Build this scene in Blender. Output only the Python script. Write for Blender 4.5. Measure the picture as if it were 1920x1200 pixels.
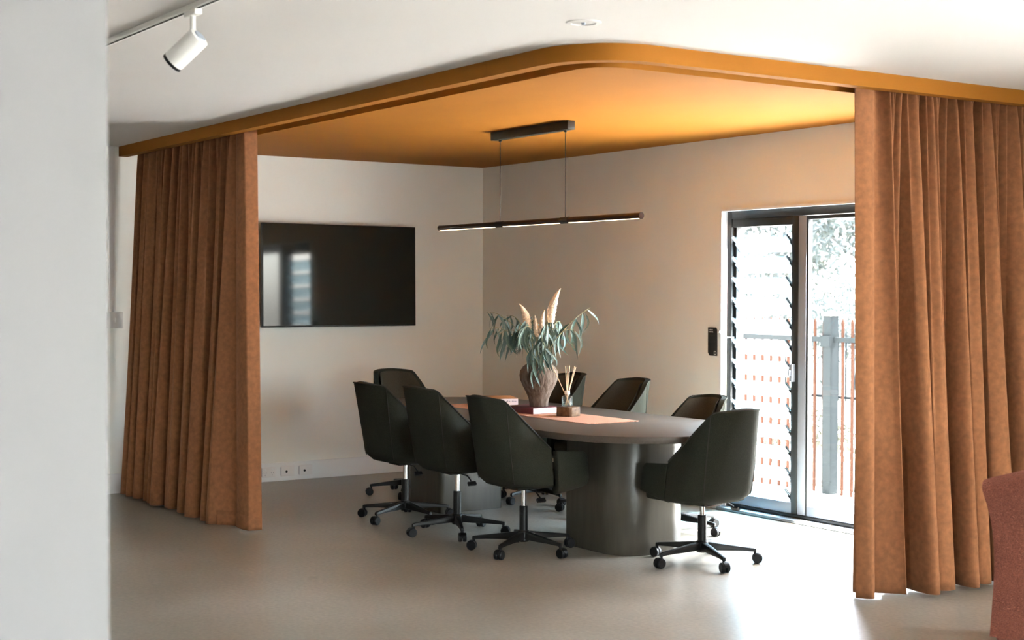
import bpy, bmesh, math, random
from mathutils import Vector, Matrix
PI = math.pi
for o in list(bpy.data.objects): bpy.data.objects.remove(o)
S = bpy.context.scene
COL = S.collection
# ------------------------------------------------------------------ camera
FPX, PITCH, ROLL, YAW = 2775.05, 0.0204, -0.0027, 0.9779
CAM = Vector((11.1033, -7.1633, 1.57))
Fw = Vector((-math.sin(YAW)*math.cos(PITCH), math.cos(YAW)*math.cos(PITCH), -math.sin(PITCH)))
R0 = Vector((math.cos(YAW), math.sin(YAW), 0)); U0 = R0.cross(Fw)
Rr = R0*math.cos(ROLL) - U0*math.sin(ROLL); Uu = R0*math.sin(ROLL) + U0*math.cos(ROLL)
cd = bpy.data.cameras.new('camera'); cam = bpy.data.objects.new('camera', cd); COL.objects.link(cam)
m = Matrix((Rr, Uu, -Fw)).transposed().to_4x4(); m.translation = CAM; cam.matrix_world = m
cd.sensor_width = 36.0; cd.lens = FPX/1920*36.0; cd.clip_end = 400; cd.clip_start = 0.05
cd.dof.use_dof = True; cd.dof.focus_distance = 9.6; cd.dof.aperture_fstop = 4.0
S.camera = cam
S.render.film_transparent = False
S.cycles.max_bounces = 24; S.cycles.diffuse_bounces = 14; S.cycles.transparent_max_bounces = 32
# ------------------------------------------------------------------ light
S.view_settings.view_transform = 'Standard'; S.view_settings.look = 'None'
S.view_settings.gamma = 1.0; S.view_settings.use_curve_mapping = False
S.view_settings.exposure = 1.43
W = bpy.data.worlds.new('world'); S.world = W; W.use_nodes = True
wn = W.node_tree; wn.nodes.clear()
wo = wn.nodes.new('ShaderNodeOutputWorld'); bg = wn.nodes.new('ShaderNodeBackground'); sky = wn.nodes.new('ShaderNodeTexSky')
sky.sky_type = 'NISHITA'; sky.sun_disc = False; sky.sun_elevation = math.radians(64); sky.sun_rotation = math.radians(12)
sky.air_density = 1.0; sky.dust_density = 3.0; sky.ozone_density = 1.0
SKY, SUN = 3.2, 70.0
bg.inputs['Strength'].default_value = SKY
hs = wn.nodes.new('ShaderNodeHueSaturation'); hs.inputs['Saturation'].default_value = .45
wn.links.new(sky.outputs[0], hs.inputs['Color']); wn.links.new(hs.outputs['Color'], bg.inputs['Color']); wn.links.new(bg.outputs[0], wo.inputs['Surface'])
SUNDIR = Vector((-0.10, -0.455, -1.0))
sl = bpy.data.lights.new('sun', 'SUN'); sl.energy = SUN; sl.angle = math.radians(0.8); sl.color = (1.0, 0.96, 0.92)
so = bpy.data.objects.new('sun', sl); COL.objects.link(so); so.location = (4, 4, 9)
so.rotation_euler = SUNDIR.to_track_quat('-Z', 'Y').to_euler()
def portal(loc, direction, sx, sy):
    l = bpy.data.lights.new('sky_portal', 'AREA'); l.shape = 'RECTANGLE'; l.size = sx; l.size_y = sy
    l.cycles.is_portal = True
    o = bpy.data.objects.new('sky_portal', l); COL.objects.link(o); o.location = loc
    o.rotation_euler = Vector(direction).to_track_quat('-Z', 'Y').to_euler()
portal((4.23, .3, 1.08), (0, -1, 0), 2.2, 2.2)
portal((9.35, .3, 1.08), (0, -1, 0), 2.4, 2.2)
portal((20.3, -5.0, 1.35), (-1, 0, 0), 9.0, 2.3)
portal((15.5, .3, 1.25), (0, -1, 0), 7.0, 2.3)
portal((10.75, -10.3, 1.35), (0, 1, 0), 2.5, 2.3)

# ------------------------------------------------------------------ materials
MATS = {}
def nodes_of(name):
    mt = bpy.data.materials.new(name); mt.use_nodes = True; MATS[name] = mt
    nt = mt.node_tree; return mt, nt, nt.nodes['Principled BSDF']
def setp(b, **k):
    for kk, v in k.items(): b.inputs[kk].default_value = v
def mat(name, col, rough=.6, metal=0., var=.0, scale=20., bump=0., bscale=200., spec=.5, sheen=0., emis=None, es=0., col2=None, detail=4., stretch=None, coords='Object', wrough=None):
    mt, nt, b = nodes_of(name)
    setp(b, Roughness=rough, Metallic=metal); b.inputs['Specular IOR Level'].default_value = spec
    b.inputs['Base Color'].default_value = (*col, 1)
    if sheen: b.inputs['Sheen Weight'].default_value = sheen; b.inputs['Sheen Roughness'].default_value = .4; b.inputs['Sheen Tint'].default_value = (*[min(1, c*2.2+.1) for c in col], 1)
    tc = nt.nodes.new('ShaderNodeTexCoord'); vec = tc.outputs[coords]
    if stretch:
        mp = nt.nodes.new('ShaderNodeMapping'); mp.inputs['Scale'].default_value = stretch
        nt.links.new(vec, mp.inputs['Vector']); vec = mp.outputs['Vector']
    if var or col2:
        n = nt.nodes.new('ShaderNodeTexNoise'); n.inputs['Scale'].default_value = scale; n.inputs['Detail'].default_value = detail
        nt.links.new(vec, n.inputs['Vector'])
        r = nt.nodes.new('ShaderNodeValToRGB'); nt.links.new(n.outputs['Fac'], r.inputs['Fac'])
        c2 = col2 if col2 else tuple(c*(1+var) for c in col)
        c1 = tuple(c*(1-var) for c in col)
        r.color_ramp.elements[0].position = .32; r.color_ramp.elements[1].position = .68
        r.color_ramp.elements[0].color = (*c1, 1); r.color_ramp.elements[1].color = (*c2, 1)
        nt.links.new(r.outputs['Color'], b.inputs['Base Color'])
        if wrough:
            mr = nt.nodes.new('ShaderNodeMapRange'); mr.inputs['To Min'].default_value = wrough[0]; mr.inputs['To Max'].default_value = wrough[1]
            nt.links.new(n.outputs['Fac'], mr.inputs['Value']); nt.links.new(mr.outputs['Result'], b.inputs['Roughness'])
    if bump:
        n2 = nt.nodes.new('ShaderNodeTexNoise'); n2.inputs['Scale'].default_value = bscale; n2.inputs['Detail'].default_value = 3
        nt.links.new(vec, n2.inputs['Vector'])
        bp = nt.nodes.new('ShaderNodeBump'); bp.inputs['Strength'].default_value = bump; bp.inputs['Distance'].default_value = .01
        nt.links.new(n2.outputs['Fac'], bp.inputs['Height']); nt.links.new(bp.outputs['Normal'], b.inputs['Normal'])
    if emis: b.inputs['Emission Color'].default_value = (*emis, 1); b.inputs['Emission Strength'].default_value = es
    return mt
mat('wall_paint', (.84, .845, .80), .75, var=.012, scale=3, bump=.04, bscale=90, spec=.25)
mat('white_paint', (.80, .79, .77), .6, var=.01, scale=3, bump=.02, bscale=120, spec=.3)
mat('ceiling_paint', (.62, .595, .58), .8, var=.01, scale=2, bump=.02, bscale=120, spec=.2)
mat('ochre_paint', (.255, .095, .010), .75, var=.02, scale=4, bump=.02, bscale=150, spec=.12)
mat('brown_paint', (.16, .12, .09), .7, var=.02, scale=3)
mat('partition_shaded_white', (.175, .175, .176), .7, var=.01, scale=3, bump=.02, bscale=120, spec=.25)  # white wall darkened to grey, colour stands in for shade on it
mat('gloss_white', (.82, .83, .84), .35)
mat('track_white', (.78, .77, .74), .4)
mat('socket_white', (.80, .78, .78), .4)
mat('black_plastic', (.006, .006, .007), .45, spec=.3)
mat('black_metal', (.006, .006, .006), .4, spec=.35)
mat('frame_black', (.018, .019, .019), .4)
mat('alloy_grey', (.30, .34, .40), .4, metal=.3)
mat('chrome', (.75, .74, .72), .18, metal=1.)
mat('tv_case', (.010, .010, .010), .35)
mat('tv_screen', (.004, .005, .004), .055, spec=.45)
mat('velvet', (.228, .096, .042), .85, var=.15, scale=34, detail=8, bump=.10, bscale=260, sheen=.15, spec=.15)
mat('velvet_lining', (.36, .12, .06), .8, var=.08, scale=20, spec=.15)
mat('olive_fabric', (.022, .023, .017), .9, var=.22, scale=240, bump=.12, bscale=420, spec=.12, sheen=.06)
mat('olive_seat', (.050, .042, .029), .9, var=.2, scale=240, bump=.12, bscale=420, spec=.12)
mat('piping_dark', (.03, .03, .024), .8, spec=.15)
mat('table_brown', (.070, .056, .044), .42, var=.10, scale=90, bump=.03, bscale=300, spec=.32)
mat('pedestal_brown', (.062, .056, .044), .27, var=.08, scale=6, stretch=(6, 6, .6), spec=.5)
mat('pendant_bronze', (.035, .016, .009), .35, metal=.4)
mat('pendant_black', (.012, .012, .010), .45)
mat('lamp_glow', (.9, .7, .5), .5, emis=(1., .72, .48), es=2.2)
mat('terracotta', (.085, .052, .034), .9, col2=(.19, .145, .115), scale=55, bump=.6, bscale=70, stretch=(1, 1, .14), spec=.15)
mat('leaf_green', (.040, .085, .060), .5, col2=(.11, .175, .145), scale=14, coords='Generated', spec=.4)
mat('leaf_blue', (.075, .135, .120), .5, col2=(.23, .30, .285), scale=14, coords='Generated', spec=.4)
mat('stem_green', (.26, .24, .11), .6)
mat('plume', (.80, .62, .46), .95, var=.12, scale=60, bump=.8, bscale=120, spec=.1)
mat('book_maroon', (.115, .022, .028), .55, var=.08, scale=40)
mat('book_ochre', (.46, .20, .07), .6, var=.08, scale=40)
mat('book_pages', (.78, .66, .58), .8, var=.08, scale=8, stretch=(1, 1, 60))
mat('book_spine', (.76, .66, .66), .6, var=.03, scale=30)
mat('print_grey', (.20, .19, .24), .6)
mat('runner', (.50, .275, .19), .95, var=.12, scale=130, bump=.5, bscale=220, spec=.1)
mat('block_wood', (.085, .045, .020), .6, col2=(.20, .12, .065), scale=35, bump=.3, bscale=60, spec=.3)
mat('reed', (.68, .47, .30), .8)
mat('cap_white', (.78, .70, .62), .5)
mat('sign_black', (.012, .012, .012), .45)
mat('sign_print', (.72, .70, .66), .6)
mat('sign_faint', (.035, .033, .030), .5)
mat('boucle', (.175, .058, .037), .95, var=.28, scale=190, bump=1.0, bscale=210, sheen=.35, spec=.1)
mat('leg_wood', (.10, .05, .025), .5, var=.15, scale=20)
mat('paving', (.64, .62, .58), .85, var=.06, scale=3, bump=.1, bscale=60)
mat('lawn', (.055, .055, .040), .9, var=.15, scale=8)
mat('fence_brown', (.020, .009, .006), .9, spec=.03)
mat('fence_grey', (.010, .012, .013), .9, spec=.03)
mat('bark', (.06, .055, .05), .9, var=.2, scale=9)
mat('gum_leaf', (.060, .072, .068), .8, col2=(.115, .125, .122), scale=3, spec=.1)
mat('pale_shrub', (.05, .055, .04), .7, col2=(.09, .085, .07), scale=20)
mat('render_wall', (.40, .38, .35), .9, var=.04, scale=3)
def floor_mat():
    mt, nt, b = nodes_of('concrete'); L = nt.links.new
    tc = nt.nodes.new('ShaderNodeTexCoord')
    n1 = nt.nodes.new('ShaderNodeTexNoise'); n1.inputs['Scale'].default_value = .9; n1.inputs['Detail'].default_value = 7; n1.inputs['Roughness'].default_value = .62
    n2 = nt.nodes.new('ShaderNodeTexNoise'); n2.inputs['Scale'].default_value = 45; n2.inputs['Detail'].default_value = 4
    n3 = nt.nodes.new('ShaderNodeTexNoise'); n3.inputs['Scale'].default_value = 3.2; n3.inputs['Detail'].default_value = 3
    for n in (n1, n2, n3): L(tc.outputs['Object'], n.inputs['Vector'])
    r = nt.nodes.new('ShaderNodeValToRGB'); e = r.color_ramp.elements
    e[0].position = .30; e[0].color = (.232, .208, .165, 1); e[1].position = .72; e[1].color = (.388, .366, .320, 1)
    L(n1.outputs['Fac'], r.inputs['Fac'])
    mx = nt.nodes.new('ShaderNodeMix'); mx.data_type = 'RGBA'; mx.blend_type = 'MULTIPLY'; mx.inputs['Factor'].default_value = .45
    r2 = nt.nodes.new('ShaderNodeValToRGB'); r2.color_ramp.elements[0].position = .30; r2.color_ramp.elements[0].color = (.55, .55, .56, 1)
    r2.color_ramp.elements[1].position = .7; r2.color_ramp.elements[1].color = (1.2, 1.2, 1.2, 1)
    L(n2.outputs['Fac'], r2.inputs['Fac']); L(r.outputs['Color'], mx.inputs['A']); L(r2.outputs['Color'], mx.inputs['B'])
    # small dark flecks
    mx2 = nt.nodes.new('ShaderNodeMix'); mx2.data_type = 'RGBA'; mx2.blend_type = 'MULTIPLY'
    r3 = nt.nodes.new('ShaderNodeValToRGB'); r3.color_ramp.elements[0].position = .70; r3.color_ramp.elements[0].color = (0, 0, 0, 1)
    r3.color_ramp.elements[1].position = .76; r3.color_ramp.elements[1].color = (.6, .6, .6, 1)
    L(n3.outputs['Fac'], r3.inputs['Fac']); L(r3.outputs['Color'], mx2.inputs['Factor'])
    L(mx.outputs['Result'], mx2.inputs['A']); mx2.inputs['B'].default_value = (.55, .52, .50, 1)
    L(mx2.outputs['Result'], b.inputs['Base Color'])
    mr = nt.nodes.new('ShaderNodeMapRange'); mr.inputs['To Min'].default_value = .22; mr.inputs['To Max'].default_value = .42
    L(n1.outputs['Fac'], mr.inputs['Value']); L(mr.outputs['Result'], b.inputs['Roughness'])
    b.inputs['Specular IOR Level'].default_value = .55
    bp = nt.nodes.new('ShaderNodeBump'); bp.inputs['Strength'].default_value = .02; L(n2.outputs['Fac'], bp.inputs['Height']); L(bp.outputs['Normal'], b.inputs['Normal'])
floor_mat()
def glass_mat(name, tint, milk=0., refl=1.0):
    mt = bpy.data.materials.new(name); mt.use_nodes = True; MATS[name] = mt
    nt = mt.node_tree; nt.nodes.clear(); L = nt.links.new
    out = nt.nodes.new('ShaderNodeOutputMaterial'); tr = nt.nodes.new('ShaderNodeBsdfTransparent'); tr.inputs['Color'].default_value = (*tint, 1)
    gl = nt.nodes.new('ShaderNodeBsdfGlossy'); gl.inputs['Roughness'].default_value = .03
    lw = nt.nodes.new('ShaderNodeLayerWeight'); lw.inputs['Blend'].default_value = .5
    pw = nt.nodes.new('ShaderNodeMath'); pw.operation = 'POWER'; pw.inputs[1].default_value = 5.5; L(lw.outputs['Facing'], pw.inputs[0])
    fr = nt.nodes.new('ShaderNodeMapRange'); fr.inputs['To Min'].default_value = .035*refl; fr.inputs['To Max'].default_value = .9; L(pw.outputs[0], fr.inputs['Value'])
    mx = nt.nodes.new('ShaderNodeMixShader'); L(fr.outputs[0], mx.inputs['Fac']); L(tr.outputs[0], mx.inputs[1]); L(gl.outputs[0], mx.inputs[2])
    last = mx
    if milk:
        tl = nt.nodes.new('ShaderNodeBsdfDiffuse'); tl.inputs['Color'].default_value = (.8, .85, .86, 1)
        m2 = nt.nodes.new('ShaderNodeMixShader'); m2.inputs['Fac'].default_value = milk
        L(mx.outputs[0], m2.inputs[1]); L(tl.outputs[0], m2.inputs[2]); last = m2
    L(last.outputs[0], out.inputs['Surface'])
glass_mat('door_glass', (.95, .97, .97))
glass_mat('louvre_glass', (.66, .78, .83), milk=.18)
glass_mat('bottle_glass', (.90, .92, .90), milk=.04)

# ------------------------------------------------------------------ helpers
def link(o, parent=None):
    COL.objects.link(o)
    if parent is not None: o.parent = parent
    return o
def empty(name, loc=(0, 0, 0), rz=0.):
    o = bpy.data.objects.new(name, None); o.empty_display_size = .1
    o.location = loc; o.rotation_euler = (0, 0, rz); return link(o)
def tag(o, label=None, cat=None, group=None, kind=None):
    if label: o['label'] = label
    if cat: o['category'] = cat
    if group: o['group'] = group
    if kind: o['kind'] = kind
    return o
def struct(o, label=None): o['kind'] = 'structure'; (o.__setitem__('label', label) if label else None); return o
class G:
    """collects vertices and faces of one mesh"""
    def __init__(s): s.v = []; s.f = []
    def add(s, vs, fs, M=None):
        n = len(s.v)
        s.v += [tuple(M @ Vector(q)) if M else tuple(q) for q in vs]; s.f += [tuple(i+n for i in f) for f in fs]; return s
    def box(s, a, b, M=None):
        x0, y0, z0 = a; x1, y1, z1 = b
        vs = [(x0,y0,z0),(x1,y0,z0),(x1,y1,z0),(x0,y1,z0),(x0,y0,z1),(x1,y0,z1),(x1,y1,z1),(x0,y1,z1)]
        return s.add(vs, [(0,3,2,1),(4,5,6,7),(0,1,5,4),(1,2,6,5),(2,3,7,6),(3,0,4,7)], M)
    def lathe(s, prof, n=32, M=None, cap0=True, cap1=True):
        vs = []; fs = []
        for r, z in prof:
            for i in range(n): a = 2*PI*i/n; vs.append((r*math.cos(a), r*math.sin(a), z))
        for k in range(len(prof)-1):
            for i in range(n): j = (i+1) % n; fs.append((k*n+i, k*n+j, (k+1)*n+j, (k+1)*n+i))
        if cap0: fs.append(tuple(range(n-1, -1, -1)))
        if cap1: fs.append(tuple((len(prof)-1)*n+i for i in range(n)))
        return s.add(vs, fs, M)
    def tube(s, pts, rad, n=8, M=None, cap=True):
        pts = [Vector(q) for q in pts]; rr = rad if isinstance(rad, (list, tuple)) else [rad]*len(pts)
        vs = []; fs = []; up = None
        for i, q in enumerate(pts):
            t = (pts[min(i+1, len(pts)-1)] - pts[max(i-1, 0)]).normalized()
            if up is None: up = t.orthogonal().normalized()
            up = (up - t*up.dot(t)).normalized(); w = t.cross(up)
            for k in range(n): a = 2*PI*k/n; vs.append(q + (up*math.cos(a) + w*math.sin(a))*rr[i])
        for i in range(len(pts)-1):
            for k in range(n): j = (k+1) % n; fs.append((i*n+k, i*n+j, (i+1)*n+j, (i+1)*n+k))
        if cap: fs.append(tuple(range(n-1, -1, -1))); fs.append(tuple((len(pts)-1)*n+k for k in range(n)))
        return s.add(vs, fs, M)
    def prism(s, outline, z0, z1, M=None):
        n = len(outline)
        vs = [(x, y, z0) for x, y in outline] + [(x, y, z1) for x, y in outline]
        fs = [tuple(range(n-1, -1, -1)), tuple(range(n, 2*n))] + [(i, (i+1) % n, n+(i+1) % n, n+i) for i in range(n)]
        return s.add(vs, fs, M)
    def grid(s, nu, nv, fn, closed=False):
        vs = [fn(i/(nu-1) if not closed else i/nu, j/(nv-1)) for j in range(nv) for i in range(nu)]; fs = []
        for j in range(nv-1):
            for i in range(nu if closed else nu-1):
                k = (i+1) % nu; fs.append((j*nu+i, j*nu+k, (j+1)*nu+k, (j+1)*nu+i))
        return s.add(vs, fs)
    def mesh(s, name, material, smooth=True, bev=0., seg=2, ang=35):
        me = bpy.data.meshes.new(name); me.from_pydata(s.v, [], s.f); me.update()
        bm = bmesh.new(); bm.from_mesh(me)
        bmesh.ops.recalc_face_normals(bm, faces=bm.faces)
        if bev:
            es = [e for e in bm.edges if len(e.link_faces) == 2 and e.calc_face_angle(0) > math.radians(30)]
            bmesh.ops.bevel(bm, geom=es, offset=bev, segments=seg, profile=.5, affect='EDGES', clamp_overlap=True)
        bm.to_mesh(me); bm.free()
        if smooth:
            me.shade_smooth(); me.set_sharp_from_angle(angle=math.radians(ang))
        me.materials.append(MATS[material]); return me
    def obj(s, name, material, parent=None, **k):
        return link(bpy.data.objects.new(name, s.mesh(name, material, **k)), parent)
def obj_of(name, me, parent=None, loc=None, rot=None):
    o = bpy.data.objects.new(name, me); link(o, parent)
    if loc is not None: o.location = loc
    if rot is not None: o.rotation_euler = rot
    return o
def rrect(x0, x1, y0, y1, radii, n=10):
    """outline, radii for corners (x0y0, x1y0, x1y1, x0y1)"""
    cs = [(x0, y0, PI, 1, 1), (x1, y0, 1.5*PI, -1, 1), (x1, y1, 0, -1, -1), (x0, y1, .5*PI, 1, -1)]; out = []
    for (x, y, a0, sx, sy), r in zip(cs, radii):
        for i in range(n+1):
            a = a0 + .5*PI*i/n; out.append((x+sx*r+r*math.cos(a), y+sy*r+r*math.sin(a)))
    return out
def copy_tree(o, parent=None):
    c = o.copy(); COL.objects.link(c); c.parent = parent
    for ch in o.children: copy_tree(ch, c)
    return c

# ------------------------------------------------------------------ setting
ZC, ZF, YF, XF = 2.658, 2.582, -3.318, 5.982
G().box((-.3, -10.3, -.15), (20.4, .02, 0)).obj('floor', 'concrete', smooth=False)
struct(bpy.data.objects['floor'], 'polished brown grey concrete floor')
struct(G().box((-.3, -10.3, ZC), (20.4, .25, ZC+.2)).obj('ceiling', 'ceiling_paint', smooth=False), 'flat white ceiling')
def fpath(d, r=.37, n=20):
    cx, cy = XF-r, YF+r; q = r-d
    pts = [(0.0, YF+d)]
    for i in range(n+1):
        a = -PI/2 + PI/2*i/n
        pts.append((cx+q*math.cos(a), cy+q*math.sin(a)))
    pts.append((XF-d, 0.0)); return pts
inner = fpath(.03) + [(0.0, 0.0)]
struct(G().prism(inner, ZC-.004, ZC+.0005).obj('ceiling_meeting_area', 'ochre_paint', smooth=False), 'ochre painted ceiling over the meeting table')
def ring(name, d0, d1, z0, z1, label):
    a, b = fpath(d0), fpath(d1)
    return struct(G().prism(a + b[::-1], z0, z1).obj(name, 'ochre_paint'), label)
ring('trim_1', 0, .07, ZF, ZC, 'ochre pelmet fascia curving around the meeting area')
ring('trim_2', .206, .228, ZF, ZC-.004, 'thin inner ochre lip of the curtain track slot')
def wall_x(name, y0, y1, x0, x1, holes, mt, label):
    g = G(); x = x0
    for (a, b, z0, z1) in holes:
        g.box((x, y0, 0), (a, y1, ZC)); x = b
        if z0 > 0: g.box((a, y0, 0), (b, y1, z0))
        g.box((a, y0, z1), (b, y1, ZC))
    g.box((x, y0, 0), (x1, y1, ZC)); return struct(g.obj(name, mt, smooth=False), label)
DX0, DX1, DH = 3.135, 5.32, 2.15
wall_x('wall_back', 0, .2, 0, 20.2, [(DX0, DX1, 0, DH), (8.2, 10.5, 0, 2.15), (12.0, 19.0, .1, 2.4)], 'wall_paint', 'warm white wall with the louvred glass door')
struct(G().box((-.2, -10.2, 0), (0, .2, ZC)).obj('wall_left', 'wall_paint', smooth=False), 'warm white wall carrying the television')
wall_x('wall_rear', -10.2, -10.0, 0, 20.2, [(9.5, 12.0, .2, 2.5)], 'white_paint', 'white wall with long glazing behind the viewer')
g = G()
g.box((20.0, -10.0, 0), (20.2, -9.5, ZC)).box((20.0, -.5, 0), (20.2, 0, ZC)).box((20.0, -9.5, 0), (20.2, -.5, .2)).box((20.0, -9.5, 2.5), (20.2, -.5, ZC))
struct(g.obj('wall_right', 'white_paint', smooth=False), 'white wall with a long window')
struct(G().box((8.52, -10.0, 0), (8.65, -6.331, ZC)).obj('wall_partition', 'partition_shaded_white', bev=.004), 'white partition wall end standing in the foreground')
struct(G().box((12.8, -10.0, 0), (12.95, -6.3, ZC)).obj('wall_light_blocker', 'white_paint', smooth=False), 'unseen white wall added to shade the foreground partition')  # added out of view to keep window light off the partition
# window frames of the unseen glazing
def window(name, ax, lo, hi, z0, z1, n, label):
    root = empty(name); struct(root, label); w = .05
    y0 = -10.18 if ax == 'r' else 0.0
    def bx(a, b, c, d, parent, nm='window_frame', mt='frame_black', t=(.06, .12)):
        g = G()
        if ax != 'y': g.box((a, y0+t[0], c), (b, y0+t[1], d))
        else: g.box((20.0+t[0], a, c), (20.0+t[1], b, d))
        return g.obj(nm, mt, parent, smooth=False)
    for i in range(n+1):
        q = lo + (hi-lo-w)*i/n; bx(q, q+w, z0, z1, root)
    bx(lo+w, hi-w, z0, z0+w, root); bx(lo+w, hi-w, z1-w, z1, root)
    for i in range(n):
        q = lo + (hi-lo-w)*i/n
        bx(q+w, q+(hi-lo-w)/n, z0+w, z1-w, root, 'pane', 'door_glass', (.088, .092))
window('window_1', 'x', 8.2, 10.5, 0.0, 2.15, 2, 'black framed glazed doors in the back wall')
window('window_4', 'x', 12.0, 19.0, .1, 2.4, 5, 'black framed glazing further along the back wall')
window('window_2', 'y', -9.5, -.5, .2, 2.5, 6, 'long black framed window')
window('window_3', 'r', 9.5, 12.0, .2, 2.5, 2, 'long black framed glazing in the rear wall')
# baseboards
struct(G().box((0, -10, 0), (.018, 0, .150)).obj('baseboard_left', 'gloss_white', bev=.003), 'white skirting board below the television')
struct(G().box((.018, -.018, 0), (DX0-.02, 0, .150)).obj('baseboard_back', 'gloss_white', bev=.003), 'white skirting board behind the far chairs')
struct(G().box((DX1+.02, -.018, 0), (6.5, 0, .150)).obj('baseboard_back.001', 'gloss_white', bev=.003))
# white reveal trim around the door
g = G(); g.box((DX0-.001, -.004, 0), (DX0+.02, .05, DH)).box((DX0+.02, -.004, DH-.016), (DX1, .05, DH+.001)).box((DX1-.02, -.004, 0), (DX1, .05, DH-.016))
struct(g.obj('trim_3', 'gloss_white', smooth=False), 'white reveal around the black door frame')

# ------------------------------------------------------------------ the door
def door():
    root = empty('door_1'); struct(root, 'black framed door with louvre panel and sliding glass panel')
    x0, x1, zt = DX0+.02, DX1-.02, DH-.016
    y0, y1 = .05, .15
    for a, b in (((x0, y0, .0), (x0+.045, y1, zt)), ((x1-.045, y0, 0), (x1, y1, zt)), ((x0+.045, y0, zt-.055), (x1-.045, y1, zt))):
        G().box(a, b).obj('door_frame', 'frame_black', root, bev=.003)
    G().box((x0-.015, -.035, .0), (x1+.015, y1, .022)).obj('sill_track', 'alloy_grey', root, bev=.004)
    G().box((x0+.045, y0, .022), (x1-.045, y1, .045)).obj('sill_upstand', 'frame_black', root, bev=.003)
    # louvre panel
    lx0, lx1 = x0+.045, 3.86
    lp = G().box((lx1-.055, .055, .045), (lx1, .145, zt-.055)).obj('louvre_panel', 'frame_black', root, bev=.003)
    G().box((lx0, .06, .045), (lx1-.055, .14, .12)).obj('panel_rail', 'alloy_grey', lp, bev=.003)
    G().box((lx0, .06, zt-.055-.06), (lx1-.055, .14, zt-.055)).obj('panel_rail', 'frame_black', lp, bev=.003)
    G().box((lx0, .075, .12), (lx0+.028, .145, zt-.115)).obj('louvre_channel', 'frame_black', lp, bev=.002)
    G().box((lx1-.083, .075, .12), (lx1-.055, .145, zt-.115)).obj('louvre_channel', 'frame_black', lp, bev=.002)
    bm = G().box((lx0+.03, -.075, -.003), (lx1-.085, .075, .003)).mesh('louvre_blade', 'louvre_glass', smooth=False)
    cl = G().box((-.005, -.078, -.008), (.005, .06, -.003)).box((-.005, -.078, .003), (.005, .06, .008)).box((-.005, -.02, -.018), (.005, .05, -.008)).mesh('blade_clip', 'alloy_grey', smooth=False)
    cd_ = cl.copy(); cd_.materials.clear(); cd_.materials.append(MATS['frame_black'])
    for k in range(13):
        z = 1.895 - .1447*k
        M = (-math.radians(46), 0, 0)
        b = obj_of('louvre_blade', bm, lp, (0, .085, z), M)
        obj_of('blade_clip', cl, lp, (lx0+.032, .085, z), M); obj_of('blade_clip', cd_, lp, (lx1-.087, .085, z), M)
    g = G(); g.tube([(lx0+.01, .07, 1.235), (lx0-.01, .02, 1.235), (lx0-.012, -.05, 1.275)], .006); g.lathe([(0, 0), (.010, .001), (.010, .014), (0, .016)], 12, Matrix.Translation((lx0-.012, -.052, 1.27)))
    g.obj('louvre_handle', 'chrome', lp)
    # sliding glass panel
    gx0, gx1 = lx1, x1-.045; w = .07
    sp = G().box((gx0, .058, .047), (gx0+w, .10, zt-.06)).obj('sliding_panel', 'alloy_grey', root, bev=.004)
    G().box((gx0+w, .062, .047), (gx0+w+.018, .10, zt-.06)).obj('glazing_bead', 'frame_black', sp, bev=.003)
    G().box((gx1-w, .058, .047), (gx1, .10, zt-.06)).obj('panel_stile', 'alloy_grey', sp, bev=.004)
    G().box((gx0+w+.018, .058, .047), (gx1-w, .10, .115)).obj('panel_rail', 'alloy_grey', sp, bev=.004)
    G().box((gx0+w+.018, .058, zt-.085), (gx1-w, .10, zt-.06)).obj('panel_rail', 'frame_black', sp, bev=.004)
    G().box((gx0+w+.018, .078, .115), (gx1-w, .084, zt-.085)).obj('pane', 'door_glass', sp, smooth=False)
    g = G(); g.box((gx0-.045, .02, .95), (gx0-.02, .055, 1.07)).box((gx0-.04, .0, .99), (gx0-.025, .02, 1.03)); g.obj('door_latch', 'alloy_grey', sp, bev=.003)
door()

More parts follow.
